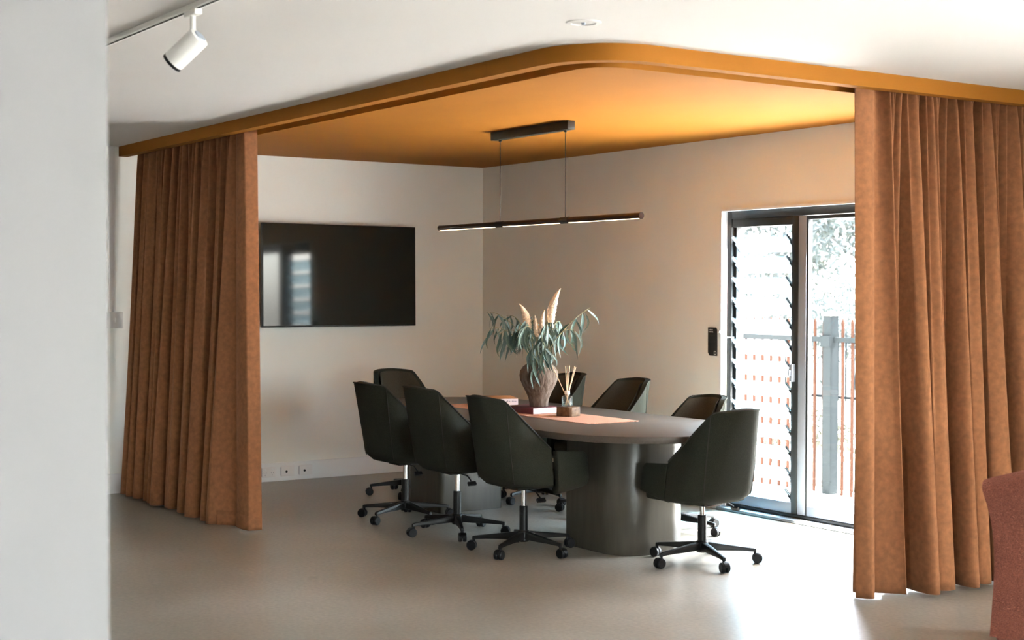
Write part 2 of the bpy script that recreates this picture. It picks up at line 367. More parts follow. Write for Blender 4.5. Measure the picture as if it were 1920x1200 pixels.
# ------------------------------------------------------------------ outside
struct(G().box((6.4, .2, 2.55), (20.2, 1.5, 2.65)).obj('roof_sun_blocker', 'white_paint', smooth=False), 'shallow white slab added to keep sun off the main room glazing')  # unseen overhang, added only to block direct sun into the main room
struct(G().box((-30, .2, -.30), (40, 60, -.12)).obj('ground_paving', 'paving', smooth=False), 'pale sunlit paving outside the door')
struct(G().box((-30, 2.15, -.125), (3.5, 60, -.10)).obj('ground_lawn', 'lawn', smooth=False), 'dry lawn beyond the fence')
def fence(y, x0, x1, step, zt, zr, mp, mr, label, posts):
    root = empty('fence', ((x0+x1)/2, y, -.12)); tag(root, label, 'fence'); ox, oy, oz = root.location
    for z in zr: G().box((x0-ox, -.018, z-oz-.02), (x1-ox, .018, z-oz+.02)).obj('rail', mr, root, smooth=False)
    pk = G().box((-.009, -.009, 0), (.009, .009, zt-.03-oz)).add([(-.009,-.009,zt-.03-oz),(.009,-.009,zt-.03-oz),(.009,.009,zt-.03-oz),(-.009,.009,zt-.03-oz),(0,0,zt-oz)], [(0,1,4),(1,2,4),(2,3,4),(3,0,4)]).mesh('picket', mp, smooth=False)
    n = int((x1-x0)/step)
    for i in range(n):
        x = x0+step*(i+.5)
        if min(abs(x-q) for q in posts) > .07: obj_of('picket', pk, root, (x-ox, 0, 0))
    pm = G().box((-.045, -.045, 0), (.045, .045, zt-oz+.02)).mesh('post', mr, smooth=False, bev=.004)
    cm = G().box((-.055, -.055, zt-oz+.02), (.055, .055, zt-oz+.05)).mesh('post_cap', 'render_wall', smooth=False, bev=.006)
    bk = G().box((-.05, -.07, 0), (.05, .0, .09)).mesh('post_bracket', mr, smooth=False)
    for q in posts:
        p = obj_of('post', pm, root, (q-ox, 0, 0)); obj_of('post_cap', cm, p); obj_of('post_bracket', bk, p, (0, 0, zr[0]-oz-.06))
fence(1.9, -1.2, 3.5, .105, 1.34, (1.165,), 'fence_brown', 'fence_grey', 'brown picket fence with grey rails close outside the glass door', (-.6, 2.39, 3.45))
fence(9.5, -9.0, 3.4, .16, .95, (.80, -.05), 'fence_grey', 'fence_grey', 'grey picket fence far across the lawn below the trees', (-7, -4, -1, 2))
struct(G().box((-12, 5.6, -.12), (-2.2, 5.8, 1.05)).obj('wall_garden', 'render_wall', smooth=False), 'low pale rendered garden wall')
def tree(base, h, rad, nl, seed, label, leaf='gum_leaf', trunk=.12, lsize=.16, name='gum_tree', group=None):
    rnd = random.Random(seed); root = empty(name, base); tag(root, label, 'tree', group)
    g = G(); tips = []
    top = Vector((rnd.uniform(-.3, .3), rnd.uniform(-.3, .3), h*.55))
    g.tube([(0, 0, 0), top*.5+Vector((.12, 0, 0)), top], [trunk, trunk*.8, trunk*.6], 8)
    for i in range(14):
        st = top*rnd.uniform(.55, 1.0); a = rnd.uniform(0, 2*PI); L = rad*rnd.uniform(.6, 1.1)
        e = st + Vector((math.cos(a)*L, math.sin(a)*L, h*rnd.uniform(.1, .45)))
        mid = (st+e)/2 + Vector((0, 0, -.08*h))
        g.tube([st, mid, e], [trunk*.35, trunk*.22, trunk*.07], 6)
        for k in range(4): tips.append(st.lerp(e, rnd.uniform(.55, 1.05)) + Vector((rnd.uniform(-.3, .3), rnd.uniform(-.3, .3), rnd.uniform(-.2, .3)))*rad*.4)
    g.obj('trunk', 'bark', root)
    f = G()
    for i in range(nl):
        c = rnd.choice(tips); q = c + Vector((rnd.gauss(0, 1), rnd.gauss(0, 1), rnd.gauss(0, .8)))*rad*.17
        d = Vector((rnd.uniform(-1, 1), rnd.uniform(-1, 1), rnd.uniform(-1.2, .2))).normalized(); w = d.orthogonal().normalized()*lsize*.16
        e = q + d*lsize; mm = q + d*lsize*.45 + d.cross(w)*.25
        f.add([q, mm+w, e, mm-w], [(0, 1, 2, 3)])
    tag(f.obj('foliage', leaf, root, smooth=False), kind='stuff')
tree((-9.4, 16.6, -.1), 6.0, 2.2, 5200, 3, 'tall pale gum tree with spreading branches beyond the far fence', lsize=.22, trunk=.16)
tree((-15.2, 18.0, -.1), 5.2, 2.2, 4200, 5, 'rounded gum tree standing behind the low garden wall', lsize=.24)
tree((-.9, 19.0, -.1), 4.6, 2.0, 4200, 7, 'bushy gum tree beside the tall one across the lawn', lsize=.22)
tree((4.0, 15.5, -.1), 5.4, 2.3, 3600, 9, 'gum tree at the open end of the lawn', lsize=.24)
for k, (bx_, by_, bh_, bl_) in enumerate(((-8.6, 13.2, 2.0, 'wide low bush in front of the tall pale gum tree'), (-12.4, 13.6, 2.3, 'round bush between the gum tree and the garden wall'), (-6.4, 11.6, 1.7, 'low grey bush just past the far grey fence'))):
    tree((bx_, by_, -.1), bh_, 1.15, 2600, 20+k, bl_, 'gum_leaf', .05, .14, 'garden_bush')
tree((1.95, 2.25, -.12), .75, .26, 700, 11, 'small pale leafy shrub growing against the picket fence', 'pale_shrub', .012, .085, 'garden_shrub')
tree((1.1, 2.35, -.12), .55, .22, 500, 12, 'low pale leafy shrub behind the pickets by the louvres', 'pale_shrub', .012, .08, 'garden_shrub')

# ------------------------------------------------------------------ curtains
def curtain(name, label, L, nb, nt, seed, place, edge, hem=None):
    """place(s, d, v): s along track, d perpendicular (outward), v height fraction -> xyz"""
    rnd = random.Random(seed)
    def warp(n, jit):
        ks = [0.0]
        for i in range(n): ks.append(ks[-1]+rnd.uniform(1-jit, 1+jit))
        ks = [k/ks[-1] for k in ks]
        return ks
    wb, wt = warp(nb, .42), warp(nt, .35)
    ab = [rnd.uniform(.65, 1.15) for _ in range(nb+1)]; at = [rnd.uniform(.6, 1.1) for _ in range(nt+1)]
    lean = [rnd.uniform(-.5, .5) for _ in range(nb+1)]
    def ph(ks, u):
        for i in range(len(ks)-1):
            if u <= ks[i+1] or i == len(ks)-2:
                t = (u-ks[i])/(ks[i+1]-ks[i]); return i, t
    def sm(arr, i, t): t = t*t*(3-2*t); return arr[i]*(1-t)+arr[i+1]*t
    def P(u, v, off=0.):
        i, t = ph(wb, u); j, q = ph(wt, u)
        c = math.sin(2*PI*t); big = (c if c > 0 else c*.8)
        sharp = math.copysign(abs(big)**.8, big)
        A = (.132*(1-v)**.38 + .012)*sm(ab, i, t)
        fine = math.sin(2*PI*q)*.031*sm(at, j, q)*(.10+.90*v**1.3)
        lam = L*(wb[i+1]-wb[i])
        s = u*L - .165*lam*math.sin(4*PI*t)*(1-.75*v) + .02*sm(lean, i, t)*(1-v)*4*t*(1-t)
        d = A*sharp*(.55+.45*(1-v)) + fine + .05*(1-v)
        ss, dd = edge(u, v, s, d)
        return ss, dd
    def surf(zlo, zhi, nv, nu=900):
        def fn(u, w):
            v = (zlo + (zhi-zlo)*w); ss, dd = P(u, v)
            return place(ss, dd, v)
        return G().grid(nu, nv, fn)
    root = empty(name, place(L/2, 0, 0)); root.location.z = 0; tag(root, label, 'curtain', 'rust velvet curtains')
    off = -Vector(root.location)
    for nm, z0, z1, nv, th in (('curtain_drape', 0., 1., 48, .004),):
        o = surf(z0, z1, nv).obj(nm, 'velvet', root, ang=180); o.location = off
        md = o.modifiers.new('thickness', 'SOLIDIFY'); md.thickness = th; md.offset = 0
    if hem:
        o = G().grid(90, 4, lambda u, w: place(*P(hem[0]+(hem[1]-hem[0])*u, w*.036), w*.036)).obj('hem', 'velvet', root, ang=180); o.location = off
        md = o.modifiers.new('thickness', 'SOLIDIFY'); md.thickness = .010; md.offset = 0
    return root
ZT = 2.63
def edgeL(u, v, s, d):
    # leading edge: last part of the cloth runs flat, then turns back into the room
    if u > .93:
        k = (u-.93)/.07; s0 = 1.815+.125*(1-v); d0 = .02 + .04*(1-v)
        if k < .35: t = k/.35; s = s + (s0-s)*t*t*(3-2*t); d = d*(1-t)+(d0-.03*math.sin(PI*t))*t
        elif k < .72: t = (k-.35)/.37; s = s0 + t*(.13+.06*(1-v)); d = d0 + .012*math.sin(PI*t)
        else: t = (k-.72)/.28; s = s0 + .13+.06*(1-v) + .012*t; d = d0 - t*.085
    return s, d
curtain('curtain', 'rust velvet curtain hanging beside the television wall', 1.86, 11, 30, 4,
        lambda s, d, v: (.15 + .02*(1-v) + s + .0*(1-v), -3.185 - min(d, .055 + 1.2*(1-v)) - .02*(1-v), .018 + (ZT-.018)*v), edgeL, (.935, 1.0))
def edgeR(u, v, s, d):
    if u < .16:
        k = u/.16
        # flat leading panel facing the open room, then a deep fold back
        pan = .135 - .05*(1-v)
        if k < .42: t = k/.42; return -.02+t*pan, .045*(.4+.6*(1-v)) + (.02+.03*(1-v))*math.sin(PI*t*.9) - .03*(1-v)*(1-t)
        t = (k-.42)/.58; e = t*t*(3-2*t)
        dd = d*e + (1-e)*.03 - (.06+.11*(1-v)**.6)*math.sin(PI*t)**1.1
        return (pan-.02)*(1-e) + s*e, dd
    return s, d
curtain('curtain', 'rust velvet curtain hanging beside the glass door', 1.50, 9, 34, 8,
        lambda s, d, v: (5.845 + max(min(d, .052 + 1.2*(1-v)), -.05-1.2*(1-v)) + .035*(1-v), -1.535 + s - .0*(1-v), .018 + (ZT-.018)*v), edgeR)
g = G(); tp = fpath(.137); g.tube([(x, y, ZC-.016) for x, y in tp], .010, 6)
tag(g.obj('curtain_track', 'ochre_paint'), 'slim ochre curtain track bent round inside the pelmet slot', 'curtain track')

# ------------------------------------------------------------------ television, sockets, wall fittings
def tv():
    root = empty('television', (.105, -1.462, 1.683)); tag(root, 'large black flat screen television mounted on the wall', 'television')
    w, h = 1.45, .845
    root.rotation_euler = (0, -math.radians(.6), math.radians(1.9))
    G().box((-.030, -w/2, -h/2), (0, w/2, h/2)).obj('casing', 'tv_case', root, bev=.004)
    G().box((0, -w/2+.008, -h/2+.014), (.002, w/2-.008, h/2-.008)).obj('screen', 'tv_screen', root, smooth=False)
    G().box((-.060, -.35, -.22), (-.030, .35, .2)).obj('rear_housing', 'tv_case', root, bev=.006)
    G().box((-.094, -.16, -.15), (-.060, .16, .15)).obj('wall_bracket', 'black_metal', root, smooth=False)
tv()
def socket(y, kind, label):
    root = empty('wall_socket', (.018, y, .078)); tag(root, label, 'socket', None)
    G().box((0, -.060, -.042), (.010, .060, .042)).obj('face_plate', 'socket_white', root, bev=.003)
    if kind == 'power':
        for s in (-.032, .032):
            G().box((.010, s-.008, .016), (.014, s+.008, .030)).obj('rocker_switch', 'gloss_white', root, bev=.001)
            g = G()
            for dx, dz, a in ((-.009, -.004, .5), (.009, -.004, -.5), (0, -.022, 0)):
                g.box((-.0002, -.0013, -.005), (.0007, .0013, .005), Matrix.Translation((.010, s+dx, dz)) @ Matrix.Rotation(a, 4, 'X'))
            g.obj('pin_slots', 'print_grey', root, smooth=False)
    else:
        M = Matrix.Translation((.0100, -.012, -.004)) @ Matrix.Rotation(PI/2, 4, 'Y')
        G().lathe([(.010, -.001), (.010, .002), (.007, .0024)], 16, M).obj('jack', 'black_plastic', root)
    G().box((.0095, -.064, -.032), (.0115, -.060, .036)).obj('plate_edge', 'print_grey', root, smooth=False)
socket(-2.085, 'power', 'white double power socket on the skirting board beside the curtain')
socket(-1.915, 'jack', 'white plate with black jack next to the power socket')
socket(-1.752, 'jack', 'white plate with black jack furthest from the rust curtain')
sw = empty('switch_box', (.0, -3.362, 1.33)); tag(sw, 'white surface mounted isolator box low on the conduit', 'switch box')
G().box((0, -.062, -.062), (.042, .062, .062)).obj('box_body', 'socket_white', sw, bev=.005)
G().lathe([(.017, 0), (.017, .004), (.010, .005)], 20, Matrix.Translation((.042, 0, 0)) @ Matrix.Rotation(PI/2, 4, 'Y')).obj('dial', 'socket_white', sw)
G().box((.046, -.004, -.015), (.054, .004, .015)).obj('toggle', 'gloss_white', sw, bev=.002)
cdn = empty('wall_conduit', (0, -3.385, 1.392)); tag(cdn, 'white cable trunking running up the wall beside the pelmet', 'conduit')
G().box((0, -.018, 0), (.022, .018, ZC-1.392)).obj('trunking', 'socket_white', cdn, bev=.003)
G().box((.0, .020, 0), (.012, .034, ZC-1.392)).obj('cover_strip', 'white_paint', cdn, bev=.002)
# door sign
sg = empty('door_sign', (3.066, -.0, 1.2)); tag(sg, 'small black wall sign with clipped corner beside the door', 'sign')
hw, hh = .048, .101
out = [(-hw, -hh+.022), (-hw+.018, -hh), (hw, -hh), (hw, hh-.014), (hw-.012, hh), (-hw, hh)]
M = Matrix.Rotation(PI/2, 4, 'X')
G().prism(out, 0, .006, M).obj('sign_plate', 'sign_black', sg, smooth=False)
g = G(); rnd = random.Random(2)
for row, (zz, n) in enumerate(((.086, 6), (.071, 7))):
    x = -hw+.010
    for k in range(n):
        w = rnd.uniform(.0045, .0065); hgt = .004
        g.box((x, -.0068, zz-hgt), (x+.0016, -.006, zz+hgt)); g.box((x, -.0068, zz+hgt-.0018 if k % 2 else zz-hgt), (x+w, -.006, zz+hgt if k % 2 else zz-hgt+.0018))
        if k % 3: g.box((x+w-.0016, -.0068, zz-hgt), (x+w, -.006, zz+hgt))
        x += w+.0016
g.obj('lettering', 'sign_print', sg, smooth=False)
g = G(); cx, cz = .031, -.080                                     # letter D emblem
for (a, b) in (((cx-.012, cz-.013), (cx-.008, cz+.013)), ((cx-.008, cz+.0095), (cx+.002, cz+.013)), ((cx-.008, cz-.013), (cx+.002, cz-.0095))):
    g.box((a[0], -.0068, a[1]), (b[0], -.006, b[1]))
arc = [(cx+.001+.011*math.cos(t), cz+.013*math.sin(t)) for t in [(-PI/2+PI*i/12) for i in range(13)]] + [(cx+.001+.0072*math.cos(t), cz+.0095*math.sin(t)) for t in [(PI/2-PI*i/12) for i in range(13)]]
g.prism(arc, .006, .0068, M); g.obj('emblem', 'sign_print', sg, smooth=False)
for zz in (.047, .012, .004, -.004): G().box((-.034, -.0066, zz-.0012), (.030, -.006, zz+.0012)).obj('small_print', 'sign_faint', sg, smooth=False)

# ------------------------------------------------------------------ ceiling fittings
tr = empty('light_track', (5.0, -5.0, ZC)); tag(tr, 'white ceiling track rail carrying a spotlight', 'light track')
G().box((-2.6, -.018, -.020), (2.6, .018, 0)).obj('rail_body', 'track_white', tr, bev=.002)
G().box((-2.6, -.005, -.0215), (2.6, .005, -.020)).obj('rail_slot', 'piping_dark', tr, smooth=False)
sp = empty('track_spotlight', (5.70, -5.0, ZC-.0215)); tag(sp, 'white cylinder spotlight hanging from the ceiling track', 'spotlight')
G().box((-.055, -.016, -.022), (.055, .016, 0)).obj('adapter', 'track_white', sp, bev=.004)
G().tube([(0, 0, -.02), (0, 0, -.115)], .0105, 12).obj('stem', 'track_white', sp)
ax = (-R0*.74 + Fw*.22 - Vector((0, 0, 1))*.62).normalized()
Mq = Matrix.Translation(Vector((0, 0, -.125)) + ax*.035) @ ax.to_track_quat('Z', 'Y').to_matrix().to_4x4()
G().lathe([(.0, -.074), (.034, -.074), (.041, -.070), (.043, -.062), (.043, .078)], 36, Mq, cap1=False).obj('lamp_can', 'track_white', sp)
G().lathe([(.0435, .070), (.0435, .082), (.038, .082), (.034, .05), (0, .045)], 36, Mq, cap0=False, cap1=False).obj('front_rim', 'black_plastic', sp)
G().lathe([(.0, -.078), (.026, -.078), (.028, -.073)], 24, Mq, cap1=False).obj('rear_vent', 'alloy_grey', sp)
dl = empty('downlight', (6.255, -3.55, ZC)); tag(dl, 'round white recessed downlight in the plain ceiling', 'downlight')
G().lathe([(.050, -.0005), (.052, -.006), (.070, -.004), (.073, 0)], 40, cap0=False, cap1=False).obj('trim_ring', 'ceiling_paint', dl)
G().lathe([(0, -.0025), (.030, -.0025), (.051, -.0008)], 32, cap0=False, cap1=False).obj('reflector', 'ceiling_paint', dl)
G().lathe([(0, -.012), (.008, -.011), (.011, -.002)], 16, cap0=False, cap1=False).obj('lamp_lens', 'alloy_grey', dl)
def pendant():
    yc, zb = -1.55, 2.018
    root = empty('pendant_light', (2.99, yc, ZC-.004)); tag(root, 'long slim bronze bar pendant lamp above the table', 'pendant lamp')
    z0 = zb-(ZC-.004)
    G().box((-.445, -.030, -.058), (.455, .030, 0)).obj('canopy', 'pendant_black', root, bev=.004)
    for x in (-.368, .392):
        G().tube([(x, 0, -.056), (x, 0, z0+.016)], .0028, 6).obj('cable', 'black_metal', root)
        G().lathe([(.009, -.070), (.009, -.056)], 12, Matrix.Translation((x, 0, 0))).obj('cable_grip', 'pendant_black', root)
        G().tube([(x-.045, 0, z0), (x+.045, 0, z0)], .0215, 20).obj('bar_clip', 'pendant_black', root)
    x0, x1 = -1.163, 1.166
    # tube with an open slot underneath
    n = 20; a0 = -PI/2+.62; pr = [(a0 + (2*PI-1.24)*i/n) for i in range(n+1)]
    g = G(); vs = []
    for x in (x0, x1):
        for a in pr: vs.append((x, .0195*math.cos(a), z0+.0195*math.sin(a)))
    g.add(vs, [(i, i+1, n+2+i, n+1+i) for i in range(n)] + [(0, n, 2*n+1, n+1)]); g.obj('bar', 'pendant_bronze', root)
    for a, b in ((x0+.012, -.415), (-.320, .345), (.44, x1-.03)):
        G().box((a, -.010, z0-.0185), (b, .010, z0-.0155)).obj('diffuser', 'lamp_glow', root, smooth=False)
    for x in (x0, x1): G().tube([(x-.004, 0, z0), (x+.004, 0, z0)], .0205, 20).obj('end_cap', 'pendant_black' if x < 0 else 'pendant_bronze', root)
pendant()

# ------------------------------------------------------------------ table
TX, TY, TZ = 2.99, -1.49, .74
def table():
    root = empty('conference_table', (TX, TY, 0)); tag(root, 'long dark brown conference table with rounded ends', 'table')
    hl, r = 1.73, .65
    out = []
    for s, a0 in ((1, -PI/2), (-1, PI/2)):
        for i in range(33): a = a0 + PI*i/32; out.append((s*(hl-r) + r*math.cos(a), r*math.sin(a)))
    G().prism(out, TZ-.040, TZ).obj('table_top', 'table_brown', root, bev=.004, ang=40)
    for s in (1, -1):
        x0, x1 = sorted((s*.735, s*1.325)); big, small = .20, .035
        rad = (small, big, .16, small) if s > 0 else (big, small, small, .16)
        G().prism(rrect(x0, x1, -.312, .215, rad, 14), 0, TZ-.040).obj('pedestal', 'pedestal_brown', root, bev=.002, ang=25)
table()

# ------------------------------------------------------------------ chairs
def make_chair():
    root = empty('office_chair'); tag(root, 'x', 'chair', 'olive office chairs round the conference table')
    ZB = .405
    def halfw(z): k = (z-.45)/.5; return .262 - .075*max(0, k)**1.1
    def yback(z): return -.215 - .27*(z-.45) - .05*max(0, .47-z)*-2
    def plan(a, z, inset=0.):
        """a in -1..1 from the right seam round the back to the left seam"""
        w = halfw(z)-inset; yb = yback(z)+inset; ys = .03 - .30*max(0, z-.62)*.0
        r = .15
        # lengths: side straight, arc, half back
        ls = max(.01, (ys-(yb+r))); la = r*PI/2; lb = w-r; tot = ls+la+lb
        q = abs(a)*tot; sg_ = 1 if a >= 0 else -1
        if q < lb: x, y = q, yb - .022*(1-(q/max(lb, .01))**2)*0
        elif q < lb+la: t = (q-lb)/r; x, y = lb + r*math.sin(t), yb + r*(1-math.cos(t))
        else: x, y = w, yb+r+(q-lb-la)
        y -= .018*math.cos(min(1, abs(x)/w)*PI/2)
        return sg_*x, y
    def ztop(a):
        k = abs(a)
        if k < .36: return .945 - .012*(k/.36)**2
        if k < .44: t = (k-.36)/.08; return .933 - .022*t*t
        t = (k-.44)/.56; return .911 - (.911-.635)*t**.92
    def shell(u, t):
        a = -1+2*u; zt = ztop(a)
        z = ZB + (zt-ZB)*t
        ins = .036*(1-min(1, t/.10))**2
        x, y = plan(a, z, ins); return (x, y, z - .012*(1-min(1, t/.1))*0)
    o = G().grid(61, 26, shell).obj('back_shell', 'olive_fabric', root, ang=180)
    md = o.modifiers.new('t', 'SOLIDIFY'); md.thickness = .034; md.offset = -1 
    md = o.modifiers.new('b', 'BEVEL'); md.width = .012; md.segments = 2; md.limit_method = 'ANGLE'; md.angle_limit = 1.0
    # piping along rim of the back
    pts = []
    for i in range(81):
        a = -1+2*i/80; x, y = plan(a, ztop(a)); pts.append((x*1.006, y-.002, ztop(a)+.001))
    G().tube(pts, .0045, 6).obj('piping', 'piping_dark', root)
    for sg_ in (1, -1):
        sp_ = []
        for i in range(15):
            a_ = sg_*.43; z_ = ZB+.03 + (ztop(a_)-ZB-.03)*i/14; x, y = plan(a_, z_); sp_.append((x*1.004, y-.0015, z_))
        G().tube(sp_, .0028, 5).obj('seam', 'piping_dark', root)
    # inner back pad
    def pad(u, t):
        a = (-1+2*u)*.92; zt = ztop(a)-.012; z = .47 + (zt-.47)*t
        x, y = plan(a, z, .034 + .020*math.sin(PI*min(1, max(0, t)))**.5*math.cos((2*u-1)*PI/2)**.5 + .001); return (x, y, z)
    G().grid(45, 16, pad).obj('back_pad', 'olive_seat', root, ang=180)
    # arms: side panels running forward from the seam
    for s in (1, -1):
        def arm(u, t):
            y = .036 + .235*u; zt = .625 - .018*u - .03*max(0, (u-.85)/.15)**2
            zb = ZB - .005 + .035*u
            z = zb + (zt-zb)*t
            x = halfw(z) - .036*(1-min(1, t/.14))**2 - .024*u**2.2
            return (s*x, y, z)
        o = G().grid(14, 14, arm).obj('arm_panel', 'olive_fabric', root, ang=180)
        md = o.modifiers.new('t', 'SOLIDIFY'); md.thickness = .045; md.offset = -1 if s < 0 else 1
        md = o.modifiers.new('b', 'BEVEL'); md.width = .012; md.segments = 2; md.limit_method = 'ANGLE'; md.angle_limit = 1.0
    # seat
    def rr(hx, y0, y1): return rrect(-hx, hx, y0, y1, (.10, .10, .05, .05), 8)
    G().prism(rr(.205, -.22, .285), .445, .515).obj('seat_cushion', 'olive_seat', root, bev=.022, seg=3, ang=60)
    G().prism(rr(.226, -.175, .262), .404, .446).obj('seat_base', 'olive_fabric', root, bev=.012, seg=3, ang=60)
    G().box((-.07, -.09, .378), (.07, .09, .400)).obj('mounting_plate', 'black_metal', root, bev=.004)
    G().lathe([(.0145, .20), (.0145, .385)], 20).obj('gas_lift', 'chrome', root)
    upper = [c for c in root.children if c.name.split('.')[0] not in ('gas_lift',)]
    g = G(); g.tube([(.06, -.02, .385), (.17, -.03, .378), (.215, -.035, .352)], .0045, 8)
    g.box((-.012, -.028, -.008), (.012, .028, .008), Matrix.Translation((.228, -.037, .338)) @ Matrix.Rotation(.9, 4, 'Y'))
    upper.append(g.obj('height_lever', 'black_plastic', root))
    G().lathe([(.026, .105), (.026, .272), (.0225, .276)], 24).obj('column', 'black_metal', root)
    G().lathe([(.030, .062), (.038, .072), (.038, .118), (.030, .130)], 24).obj('hub', 'black_metal', root)
    # a leg
    g = G(); vs = []; rows = [(.022, .046, .122, .078), (.10, .040, .113, .074), (.22, .030, .097, .072), (.292, .024, .088, .068), (.312, .022, .084, .062)]
    for x, w, zt, zb in rows: vs += [(x, -w/2, zb), (x, w/2, zb), (x, w*.38, zt), (x, -w*.38, zt)]
    fs = []
    for k in range(len(rows)-1):
        for i in range(4): j = (i+1) % 4; fs.append((4*k+i, 4*k+j, 4*k+4+j, 4*k+4+i))
    fs += [(3, 2, 1, 0), (16, 17, 18, 19)]
    leg = g.add(vs, fs).mesh('leg', 'black_metal', bev=.003)
    g = G(); g.tube([(.302, 0, .072), (.302, 0, .045)], .0075, 10)
    for s in (-1, 1):
        M = Matrix.Translation((.316, s*.014, .029)) @ Matrix.Rotation(PI/2, 4, 'X')
        g.lathe([(.010, -.011), (.025, -.011), (.029, -.007), (.029, .007), (.025, .011), (.010, .011)], 20, M)
    # hood between the wheels
    hood = [(.302+.014+.031*math.cos(t), .031*math.sin(t)+.029) for t in [(.15+1.9*i/10) for i in range(11)]]
    hood2 = [(.316+.024*math.cos(t), .024*math.sin(t)+.029) for t in [(2.05-1.9*i/10) for i in range(11)]]
    g.prism([(a, -b) for a, b in hood+hood2], -.012, .012, Matrix.Rotation(-PI/2, 4, 'X'))
    g.tube([(.316, -.022, .029), (.316, .022, .029)], .006, 8)
    caster = g.mesh('caster', 'black_plastic')
    for k in range(5):
        l = obj_of('leg', leg, root, (0, 0, 0), (0, 0, 2*PI*k/5)); obj_of('caster', caster, l)
    return root
proto = make_chair()
LOW = ('gas_lift', 'column', 'hub', 'leg')
G8 = 'olive office chairs round the conference table'
# x, y, facing (deg, 0 = +y), base turn (deg), height change, label
CH = [(3.80, -2.155, 1, 10, 0.0, 'olive fabric office chair on the curtain side, nearest the round table end with the lone head chair by the door'),
      (3.03, -2.145, 1, 45, .012, 'olive fabric office chair in the middle of the side facing the louvred door'),
      (2.325, -2.125, 1, 2, 0.0, 'olive fabric office chair on the open side, closest to the television'),
      (4.665, -1.50, 92, 34, -.040, 'olive fabric office chair at the table end nearest the glass door'),
      (1.285, -1.48, -90, 48, 0.0, 'olive fabric office chair at the table end below the television'),
      (2.10, -.84, 180, 30, -.004, 'olive fabric office chair behind the vase against the plain wall'),
      (2.88, -.862, 180, 32, -.004, 'olive fabric office chair between the reed diffuser and the wall sign'),
      (3.72, -.90, 180, -22, -.072, 'olive fabric office chair beside the louvre panel, set lower than its neighbours')]
CL = ['olive fabric office chair facing the door wall, beside the table end by the glass door',
      'olive fabric office chair facing the door wall, middle of its row of three',
      'olive fabric office chair facing the door wall, closest to the television in its row',
      None, None, None, None, None]
for i, (x, y, rz, bt, dz, lab) in enumerate(CH):
    c = proto if i == 0 else copy_tree(proto)
    c.location = (x, y, 0); c.rotation_euler = (0, 0, math.radians(rz)); c['label'] = CL[i] or lab
    CH[i] = (c, bt, dz)
for c, bt, dz in CH:
    k = 0
    for ch in c.children:
        nm = ch.name.split('.')[0]
        if nm == 'leg': ch.rotation_euler = (0, 0, math.radians(bt) + 2*PI*k/5); k += 1
        elif nm not in LOW: ch.location.z += dz
        elif nm == 'gas_lift': ch.location.z += dz

# ------------------------------------------------------------------ things on the table
def runner():
    x0, x1, y0, y1 = 2.02, 3.80, -1.675, -1.268
    g = G(); rnd = random.Random(5); n = 120
    top = [(x0+(x1-x0)*i/n, y0+rnd.uniform(-.004, .004)) for i in range(n+1)] + [(x1+rnd.uniform(-.005, .012), y0+(y1-y0)*i/40) for i in range(1, 40)]
    top += [(x1-(x1-x0)*i/n, y1+rnd.uniform(-.004, .004)) for i in range(n+1)] + [(x0-rnd.uniform(-.005, .012), y1-(y1-y0)*i/40) for i in range(1, 40)]
    g.prism(top, TZ+.0004, TZ+.004); tag(g.obj('table_runner', 'runner', smooth=False), 'salmon woven runner laid along the middle of the table', 'table runner')
runner()
RZ = TZ+.004
def book(loc, rz, lx, ly, h, cover, pages, label, spine=False):
    root = empty('book', loc, rz); tag(root, label, 'book'); t = .003
    G().box((-lx/2, -ly/2, h-t), (lx/2, ly/2, h)).obj('front_cover', cover, root, bev=.001)
    G().box((-lx/2, -ly/2, 0), (lx/2, ly/2, t)).obj('back_cover', cover, root, bev=.001)
    G().box((-lx/2+.004, -ly/2+.004, t), (lx/2-.003, ly/2-.004, h-t)).obj('page_block', pages, root, smooth=False)
    return root
def dark_side(b, lx, ly, h, mt):
    G().box((-lx/2, -ly/2-.003, 0), (lx/2, -ly/2, h)).obj('spine', mt, b, bev=.001)
b1 = book((2.905, -1.46, RZ), math.radians(2), .29, .225, .042, 'book_maroon', 'book_pages', 'maroon hardback book lying under the vase'); dark_side(b1, .29, .225, .042, 'book_maroon')
b2 = book((2.36, -1.37, RZ), math.radians(-24), .30, .20, .066, 'book_ochre', 'book_pages', 'thick ochre covered book with a pale end lying beyond the vase')
pl = G().box((.150, -.10, 0), (.1525, .10, .062)).obj('pale_end', 'book_spine', b2, smooth=False)
g = G(); rnd = random.Random(9); y = -.05
while y < .085:
    w = rnd.uniform(.004, .011); g.box((.1525, y, .044), (.1531, y+w, .044+rnd.uniform(.003, .008))); y += w+rnd.uniform(.002, .006)
g.obj('spine_print', 'print_grey', pl, smooth=False)
VX, VY, VZ = 2.955, -1.454, RZ+.042
prof = [(.0, .0), (.058, .0), (.063, .004), (.064, .03), (.071, .06), (.089, .10), (.110, .14), (.126, .18), (.131, .21), (.126, .24), (.108, .268), (.082, .288), (.066, .298), (.063, .308), (.068, .318), (.071, .322), (.066, .324), (.058, .316), (.055, .298), (.075, .27), (.10, .23), (.10, .15), (.05, .05), (0, .04)]
tag(G().lathe([(r*1.0, z) for r, z in prof], 48, Matrix.Translation((VX, VY, VZ)), cap0=False, cap1=False).obj('vase', 'terracotta', ang=50), 'rough brown clay vase with wide shoulders standing on the maroon book', 'vase')
